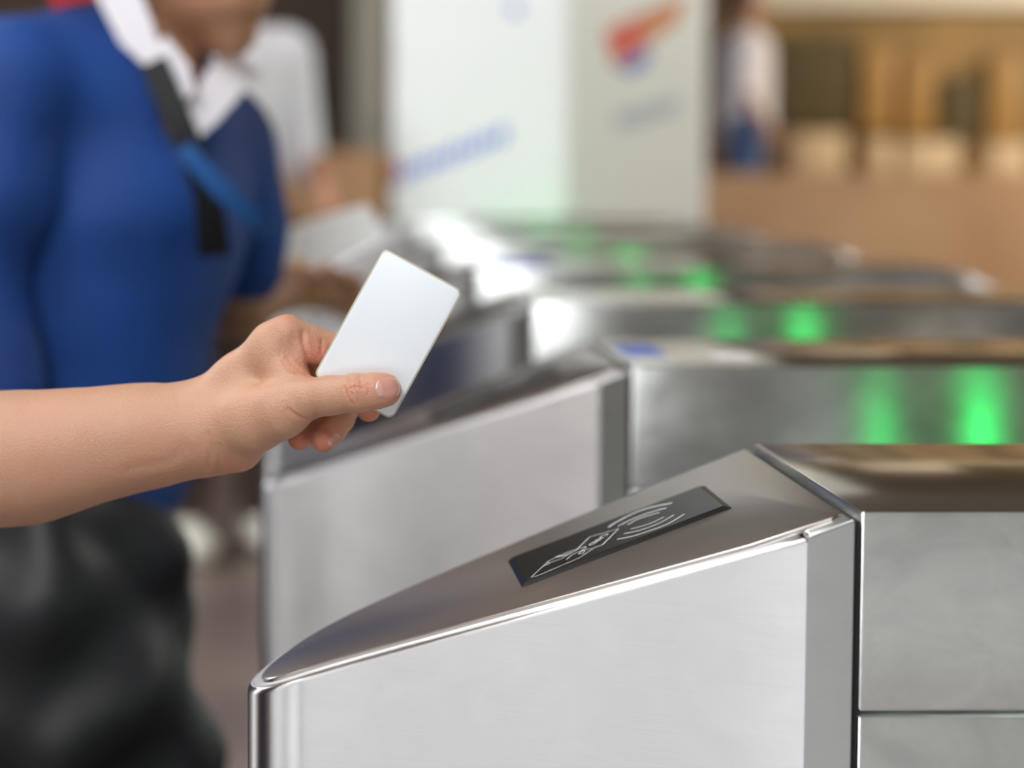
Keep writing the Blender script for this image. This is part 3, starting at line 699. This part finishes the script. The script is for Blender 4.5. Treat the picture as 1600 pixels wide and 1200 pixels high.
Vc, Qc = co.mesh(); fast_mesh('shirt', Vc-ho, Qc, M['navy'], hm, 1)
co = Field((-.86, 1.0, .08), (-.38, 1.5, 1.0), .010)
for s_ in (-1, 1): co.chain([(-.62, 1.25+.08*s_, .88, .115), (-.60, 1.25+.10*s_, .46, .085), (-.63, 1.25+.11*s_, .14, .065)], .02, .03)
M['grey_cloth'] = mat('grey_trousers', (.06, .06, .065), .8)
Vc, Qc = co.mesh(); fast_mesh('trousers', Vc-ho, Qc, M['grey_cloth'], hm, 1)
co = Field((-.75, 1.1, 1.45), (-.45, 1.4, 1.78), .010); co.chain([(-.64, 1.25, 1.63, .095), (-.66, 1.25, 1.56, .075)], .02, .02)
M['hair'] = mat('dark_hair', (.02, .012, .008), .5)
Vc, Qc = co.mesh(); fast_mesh('hair', Vc-ho, Qc, M['hair'], hm, 1)
tag(hm, 'person reaching in from the left with a bare forearm, thumb over a white card', 'person')
def nail(name, cx_, cy_, ax, ay, rot, Y0, Y1, parent, lift=.0002, tip=.18, nu=26, nv=20):
    """nail plate following the finger surface; superellipse outline"""
    grid = []; rot = math.radians(rot)
    rows = []
    for j in range(nv+1):
        row = []
        for i in range(nu+1):
            u = -1+2*i/nu; v = -1+2*j/nv
            # square -> superellipse
            uu = u*math.sqrt(max(0, 1-.42*v*v)); vv = v*math.sqrt(max(0, 1-.42*u*u))
            x = uu*ax; y = vv*ay; X = cx_+x*math.cos(rot)-y*math.sin(rot); Y_ = cy_+x*math.sin(rot)+y*math.cos(rot)
            h_ = hand.hit(X, Y_, Y0, Y1); row.append(h_)
        rows.append(row)
    for row in rows:
        for i in range(len(row)):
            if row[i] is None:
                c_ = [r for r in row if r is not None]; row[i] = c_[0] if c_ else P(cx_, cy_, (Y0+Y1)/2)
    A = np.array(rows); Nn = hand.normals(A)
    top = A.copy(); r_, c_ = A.shape[:2]
    edge = np.zeros((r_, c_))
    for j in range(r_):
        for i in range(c_):
            e = min(i, c_-1-i)/3; e2 = min(j, r_-1-j)/3; edge[j, i] = min(1, e, e2)
    # flatten curvature noise
    for _ in range(6): top[1:-1, 1:-1] = (top[:-2, 1:-1]+top[2:, 1:-1]+top[1:-1, :-2]+top[1:-1, 2:])/4
    top = top+Nn*(lift+.00035*np.sqrt(edge))[..., None]
    bot = A-Nn*.0006
    Vn = list(top.reshape(-1, 3))+list(bot.reshape(-1, 3)); n = r_*c_; Fc = []
    def id_(j, i): return j*c_+i
    cut = int(c_*(1-tip))
    for j in range(r_-1):
        for i in range(c_-1):
            q = (id_(j, i), id_(j, i+1), id_(j+1, i+1), id_(j+1, i)); Fc.append(q); Fc.append(tuple(n+k for k in q[::-1]))
    bd = [id_(0, i) for i in range(c_)]+[id_(j, c_-1) for j in range(1, r_)]+[id_(r_-1, i) for i in range(c_-2, -1, -1)]+[id_(j, 0) for j in range(r_-2, 0, -1)]
    for a, b in zip(bd, bd[1:]+bd[:1]): Fc.append((a, b, n+b, n+a))
    org = np.array((-.2, 1.36, 1.03))
    o = mesh_obj(name, [v-org for v in Vn], Fc, M['nail'], parent, angle=60)
    o.data.materials.append(M['nail_tip']); o.data.materials.append(M['lunula'])
    for k in range((r_-1)*(c_-1)*2):
        i = (k//2) % (c_-1); j = (k//2)//(c_-1); w = ((j-r_/2)/(r_/2))**2
        if i >= (c_-1)*(1-.10)-w*2: o.data.polygons[k].material_index = 1
        elif i < (c_-1)*.24*(1-w): o.data.polygons[k].material_index = 2
    return o
nail('thumbnail', 606, 606, 19, 16.5, -4, 1.24, 1.30, hm)
nail('fingernail', 521, 687, 11, 6, -48, 1.29, 1.335, hm)

# ================================================================== PEOPLE IN THE BACKGROUND
M['skin_dark'] = skin_mat('skin_brown', (.40, .19, .10), (.52, .26, .16), attr=False, bump=0)
M['sweater'] = noise_color(mat('blue_sweater', (.01, .10, .42), .75), (.003, .038, .20), (.004, .060, .30), 5, 2)
M['white_cloth'] = mat('white_cloth', (.82, .80, .86), .8)
M['black_cloth'] = noise_color(mat('black_cloth', (.01, .01, .012), .45), (.002, .002, .003), (.010, .011, .013), 6, 3)
M['black_cloth'].node_tree.nodes['Principled BSDF'].inputs['Specular IOR Level'].default_value = .2
M['black_shiny'] = mat('black_nylon', (.005, .006, .009), .5, 0, Specular_IOR_Level=.5)
M['lanyard'] = mat('blue_lanyard', (.015, .11, .38), .7)
M['yellow_band'] = mat('yellow_wristband', (.75, .42, .04), .5)
M['red_cloth'] = mat('red_cloth', (.5, .02, .03), .7)
def wrinkle(V, N, amp, f, seed=0):
    r = np.random.default_rng(seed); d = np.zeros(len(V))
    for k in range(6):
        w = r.normal(size=3)*f; d += np.sin(V@w+r.uniform(0, 6.3)+1.5*np.sin(V@(r.normal(size=3)*f*.5)))
    return V+N*(d*amp/3)[:, None]
def qz(x, y, Y, r): return (*P(x, y, Y), r)

# ---- person in blue
pb_org = np.array((-.22, 2.55, 0.))
body = Field((-.75, 2.15, -.01), (.20, 3.05, 1.68), .006)
A_ = lambda x, y, z, r: (x, y, z, r)
hip = P(-25, 800, 2.55)
def leg(ex, ey, f, k): 
    f.chain([A_(ex, ey, .80, .085+k), A_(ex+.02, ey, .48, .058+k), A_(ex, ey+.02, .10, .042+k)], .02, .02)
for s in (-1, 1):
    ex, ey = hip[0]+.09*s, 2.55+.05*s
    leg(ex, ey, body, 0); body.chain([A_(ex, ey+.03, .05, .04), A_(ex+.13, ey-.02, .04, .032)], .02, .01)
body.chain([(*P(110, 780, 2.55), .12), (*P(150, 560, 2.55), .105), (*P(190, 320, 2.55), .12), (*P(200, 190, 2.55), .10)], .03, .03)
body.chain([(*P(20, 135, 2.44), .055), (*P(200, 110, 2.55), .06), (*P(345, 200, 2.64), .05)], .03, .03)
# neck, head with face (nose, brow, chin), ears
body.chain([(*P(225, 110, 2.56), .055), (*P(285, -20, 2.55), .052)], .03, .02)
hc = P(318, -75, 2.53)
body.chain([(*(hc+(-.02, .01, .03)), .088), (*(hc+(.0, -.0, -.02)), .078)], .03, .02)
body.chain([(*(hc+(.025, -.03, -.065)), .045), (*(hc+(.03, -.03, -.09)), .030)], .03, .02)
body.chain([(*(hc+(.045, -.075, .0)), .012), (*(hc+(.055, -.085, -.03)), .013)], .012, .01)
body.chain([(*(hc+(.035, -.066, -.062)), .010), (*(hc+(.06, -.055, -.062)), .009)], .008, .01)
body.chain([(*(hc+(-.06, -.06, -.0)), .014), (*(hc+(-.062, -.058, -.03)), .010)], .008, .01)
# arms
body.chain([(*P(20, 135, 2.44), .052), (*P(-45, 430, 2.40), .042), (*P(30, 640, 2.36), .032)], .02, .02)
body.chain([(*P(352, 215, 2.64), .048), (*P(372, 480, 2.68), .038)], .02, .02)
body.chain([(*P(372, 480, 2.68), .038), (*P(455, 448, 2.80), .026)], .01, .02)
hq = lambda x, y, Y, r: (*P(x, y, Y), r)
body.chain([hq(455, 448, 2.80, .026), hq(500, 452, 2.83, .026), hq(520, 462, 2.84, .022)], .01, .01, )
for (a, b, c, d) in (((512, 438), (545, 432), (566, 446), 2.825), ((516, 450), (552, 450), (572, 466), 2.84), ((516, 464), (548, 470), (564, 486), 2.85), ((508, 474), (536, 486), (550, 500), 2.86)):
    body.chain([hq(*a, d, .0095), hq(*b, d, .0085), hq(*c, d, .0075)], .003, .003)
body.chain([hq(485, 440, 2.80, .012), hq(508, 424, 2.79, .010), hq(530, 425, 2.79, .008)], .006, .004)
# right hand hanging by the hip
body.chain([hq(30, 640, 2.36, .030), hq(60, 690, 2.35, .028)], .01, .01)
for k in range(4): body.chain([hq(50+k*10, 700, 2.345+.01*k, .010), hq(62+k*9, 735, 2.34+.01*k, .008), hq(60+k*9, 755, 2.345+.01*k, .007)], .003, .003)
body.chain([hq(72, 680, 2.34, .011), hq(92, 712, 2.335, .008)], .005, .003)
Vb, Qb = body.mesh()
pb, _ = fast_mesh('person', Vb, Qb, M['skin_dark'], None, 1, org=pb_org)
tag(pb, 'person in blue sweater with white collar and yellow wristband at the third turnstile', 'person')
# sweater
sw = Field((-.78, 2.10, .66), (.10, 3.05, 1.48), .006)
sw.chain([(*P(85, 730, 2.54), .150), (*P(120, 560, 2.54), .135), (*P(160, 330, 2.54), .145), (*P(175, 200, 2.54), .125)], .03, .05)
sw.chain([(*P(200, 720, 2.56), .062), (*P(215, 560, 2.57), .062), (*P(255, 330, 2.58), .085), (*P(270, 230, 2.58), .085)], .05, .05)
sw.chain([(*P(30, 130, 2.44), .078), (*P(160, 118, 2.53), .075)], .05, .03)
sw.chain([(*P(200, 150, 2.55), .08), (*P(345, 215, 2.63), .062)], .04, .03)
sw.chain([(*P(15, 140, 2.43), .078), (*P(-5, 290, 2.40), .068), (*P(-50, 440, 2.39), .058), (*P(10, 610, 2.355), .045)], .012, .03)
sw.chain([(*P(350, 215, 2.64), .060), (*P(372, 340, 2.66), .054), (*P(374, 420, 2.67), .050)], .014, .03)
# neck opening and flat hem
sw.chain([(*P(262, 60, 2.50), .060), (*P(300, 150, 2.46), .040), (*P(318, 250, 2.42), .022)], .01, .02, cut=True)
hz = P(150, 803, 2.54)[2]
sw.D[:, :, sw.ax[2] < hz] = np.maximum(sw.D[:, :, sw.ax[2] < hz], .01)
Vs, Qs = sw.mesh(); Vs = wrinkle(Vs, sw.normals(Vs), .006, 14, 3)
fast_mesh('sweater', Vs-pb_org, Qs, M['sweater'], pb, 2)
# trousers
tr = Field((-.75, 2.15, .05), (.20, 3.0, .98), .007)
for s in (-1, 1):
    ex, ey = hip[0]+.09*s+.0, 2.55+.05*s
    tr.chain([A_(ex, ey, .86, .125), A_(ex+.03*s, ey, .48, .095), A_(ex+.03*s, ey+.02, .12, .075)], .02, .03)
Vt, Qt = tr.mesh(); Vt = wrinkle(Vt, tr.normals(Vt), .008, 18, 5)
fast_mesh('trousers', Vt-pb_org, Qt, M['black_cloth'], pb, 1)
# hair
hr = Field(hc+(-.2, -.2, -.2), hc+(.2, .2, .25), .006)
hr.chain([(*(hc+(-.035, .03, .045)), .095), (*(hc+(-.06, .04, -.02)), .075), (*(hc+(-.075, .04, -.06)), .045)], .02, .02)
Vh, Qh = hr.mesh(); fast_mesh('hair', Vh-pb_org, Qh, M['hair'], pb, 1)
# white collar, dark placket, lanyard, wristband, strap: thick bands following pixel paths at real depth
def band(name, pts, w, th, m, parent, org, nrm=(0, -1, 0)):
    """pts: (x,y,Y) photo path; w: width per point (m)"""
    C = [P(*p) for p in pts]; ws = w if isinstance(w, (list, tuple)) else [w]*len(C); nn = np.array(nrm, float); V_ = []; F_ = []
    for i, c in enumerate(C):
        t = C[min(i+1, len(C)-1)]-C[max(i-1, 0)]; t /= np.linalg.norm(t); s = np.cross(nn, t); s /= np.linalg.norm(s)
        for a, b in ((-1, 0), (1, 0), (1, 1), (-1, 1)): V_.append(c+s*a*ws[i]/2+nn*b*th-np.array(org))
    for i in range(len(C)-1):
        for k in range(4): F_.append((i*4+k, i*4+(k+1) % 4, i*4+4+(k+1) % 4, i*4+4+k))
    F_ += [(3, 2, 1, 0), tuple(len(C)*4-4+k for k in range(4))]
    return mesh_obj(name, V_, F_, m, parent, angle=50)
band('collar', [(168, -60, 2.50), (190, 0, 2.47), (215, 55, 2.45), (243, 100, 2.43)], [.05, .045, .04, .018], .012, M['white_cloth'], pb, pb_org)
band('collar', [(243, 70, 2.44), (275, 115, 2.42), (298, 150, 2.41)], [.03, .034, .012], .010, M['white_cloth'], pb, pb_org)
band('collar', [(385, 95, 2.56), (350, 130, 2.47), (318, 178, 2.42), (302, 215, 2.41)], [.05, .045, .035, .01], .012, M['white_cloth'], pb, pb_org)
band('placket', [(240, 95, 2.405), (285, 200, 2.385), (325, 300, 2.38), (335, 400, 2.40)], [.03, .028, .03, .035], .006, M['black_cloth'], pb, pb_org)
band('lanyard', [(285, 230, 2.37), (345, 295, 2.37), (400, 345, 2.40), (418, 362, 2.43)], [.02, .022, .02, .018], .005, M['lanyard'], pb, pb_org)
band('shoulder_strap', [(80, 2, 2.50), (115, -9, 2.50), (165, -18, 2.50)], .02, .01, M['red_cloth'], pb, pb_org)
bm = bmesh.new()
w0 = P(462, 448, 2.81); w1 = P(474, 446, 2.815); ax = Vector(w1-w0).normalized()
bmesh.ops.create_cone(bm, cap_ends=True, segments=32, radius1=.031, radius2=.031, depth=.02, matrix=Matrix.Translation(Vector(w0-pb_org)) @ ax.to_track_quat('Z', 'X').to_matrix().to_4x4())
from_bm('wristband', bm, M['yellow_band'], pb)
# ---- black bag hanging beside the blue person
bagf = Field((-.72, 1.9, .16), (-.02, 2.6, .98), .006)
bagf.chain([hq(60, 880, 2.22, .085), hq(60, 1260, 2.22, .11)], .02, .03)
bagf.chain([hq(190, 900, 2.26, .075), hq(200, 1220, 2.26, .085)], .05, .03)
bagf.chain([hq(-20, 930, 2.22, .09), hq(-20, 1250, 2.22, .10)], .05, .03)
Vg, Qg = bagf.mesh(); Vg = wrinkle(Vg, bagf.normals(Vg), .016, 27, 11)
bag, _ = fast_mesh('shoulder_bag', Vg, Qg, M['black_shiny'], None, 1, org=P(60, 1000, 2.25))
tag(bag, 'crumpled black nylon bag hanging at the hip of the person in blue', 'bag')
# ---- sheet of paper held over the gates
M['paper'] = mat('white_paper', (.93, .93, .93), .8)
pap = band('paper_sheet', [(425, 400, 2.86), (500, 378, 2.88), (590, 345, 2.92)], [.055, .065, .055], .002, M['paper'], None, P(500, 378, 2.88), nrm=(-.1, -.9, .4))
pap.location = P(500, 378, 2.88); tag(pap, 'white sheet of paper held above the wrist of the person in blue', 'paper')

# ---- standing persons further back
def far_person(X, Y, floor_z, height, top, bottom, skin, hair, sleeve=.28, face=0, shoes=None, name='person', label='', arm=(0, 0)):
    """front along -Y rotated by face; one continuous body, clothes and hair as children"""
    k = height/1.7; org = np.array((X, Y, floor_z)); h = .012
    lo_, hi_ = (-.42*k, -.32*k, -.02), (.42*k, .32*k, 1.75*k)
    def J(x, y, z, r):
        c, s = math.cos(face), math.sin(face); return ((x*c-y*s)*k, (x*s+y*c)*k, z*k, r*k)
    f = Field(lo_, hi_, h)
    for s in (-1, 1):
        f.chain([J(.09*s, 0, .85, .085), J(.10*s, -.01, .48, .056), J(.11*s, .02, .09, .038)], .02, .02)
        f.chain([J(.11*s, .02, .05, .038), J(.12*s, -.14, .035, .03)], .02, .02)
        f.chain([J(.19*s, 0, 1.38, .05), J(.25*s, .02, 1.10, .038), J(.25*s, -.10-arm[0], .90+arm[1], .028)], .03, .02)
        f.chain([J(.25*s, -.10-arm[0], .90+arm[1], .03), J(.245*s, -.14-arm[0], .84+arm[1], .03)], .01, .01)
        for q in range(4): f.chain([J((.225+.015*q)*s, -.15-arm[0], .82+arm[1], .010), J((.225+.015*q)*s, -.16-arm[0], .76+arm[1], .009)], .004, .004)
    f.chain([J(0, 0, .92, .13), J(0, .0, 1.12, .115), J(0, 0, 1.30, .13)], .04, .04)
    f.chain([J(-.15, 0, 1.38, .06), J(.15, 0, 1.38, .06)], .04, .03)
    f.chain([J(0, 0, 1.40, .055), J(0, -.01, 1.52, .05)], .03, .02)
    f.chain([J(0, .01, 1.61, .085), J(0, -.02, 1.54, .062)], .02, .02); f.chain([J(0, -.10, 1.58, .014), J(0, -.11, 1.565, .014)], .015, .01)
    Va, Qa = f.mesh(); ob, _ = fast_mesh(name, Va+org, Qa, skin, None, 1, org=org)
    f = Field(lo_, hi_, h)
    f.chain([J(0, 0, .92, .155), J(0, 0, 1.12, .14), J(0, 0, 1.30, .15)], .04, .04); f.chain([J(-.16, 0, 1.38, .075), J(.16, 0, 1.38, .075)], .04, .03)
    for s in (-1, 1): f.chain([J(.19*s, 0, 1.38, .068), J(.235*s, .015, 1.38-sleeve, .06)], .02, .02)
    f.chain([J(0, -.02, 1.50, .07)], .01, .01, cut=True)
    Va, Qa = f.mesh(); fast_mesh('shirt', Va, Qa, top, ob, 1)
    f = Field(lo_, hi_, h)
    for s in (-1, 1): f.chain([J(.09*s, 0, .88, .115), J(.11*s, 0, .48, .085), J(.115*s, .02, .14, .065)], .02, .03)
    Va, Qa = f.mesh(); fast_mesh('trousers', Va, Qa, bottom, ob, 1)
    f = Field(lo_, hi_, h); f.chain([J(0, .03, 1.64, .095), J(0, .05, 1.58, .075)], .02, .02)
    Va, Qa = f.mesh(); fast_mesh('hair', Va, Qa, hair, ob, 1)
    if shoes:
        for s in (-1, 1):
            f = Field(lo_, hi_, h); f.chain([J(.11*s, .05, .065, .055), J(.12*s, -.15, .05, .05)], .02, .02); Va, Qa = f.mesh(); fast_mesh('shoe', Va, Qa, shoes, ob, 1)
    tag(ob, label, 'person'); return ob
M['brown_cloth'] = mat('dark_brown_cloth', (.07, .04, .03), .8)
M['cream'] = mat('cream_canvas', (.75, .72, .62), .7)
far_person(-.17, 6.5, 0, 1.80, M['white_cloth'], M['brown_cloth'], M['skin_dark'], M['hair'], sleeve=.30, face=.35, shoes=M['cream'], label='person in a short-sleeved white shirt standing behind the one in blue', arm=(.05, .10))
o = box('floor', 1.9, 14, 12.0, 13.99, 0, .4, M['floor']); tag(o, kind='structure')
M['blue_shorts'] = mat('blue_denim', (.08, .14, .30), .8)
far_person(P(1168, 200, 12.7)[0], 12.75, .4, 1.70, M['white_cloth'], M['blue_shorts'], M['skin_dark'], M['hair'], face=1.4, label='far pedestrian in white top and blue trousers just right of the white pillar')
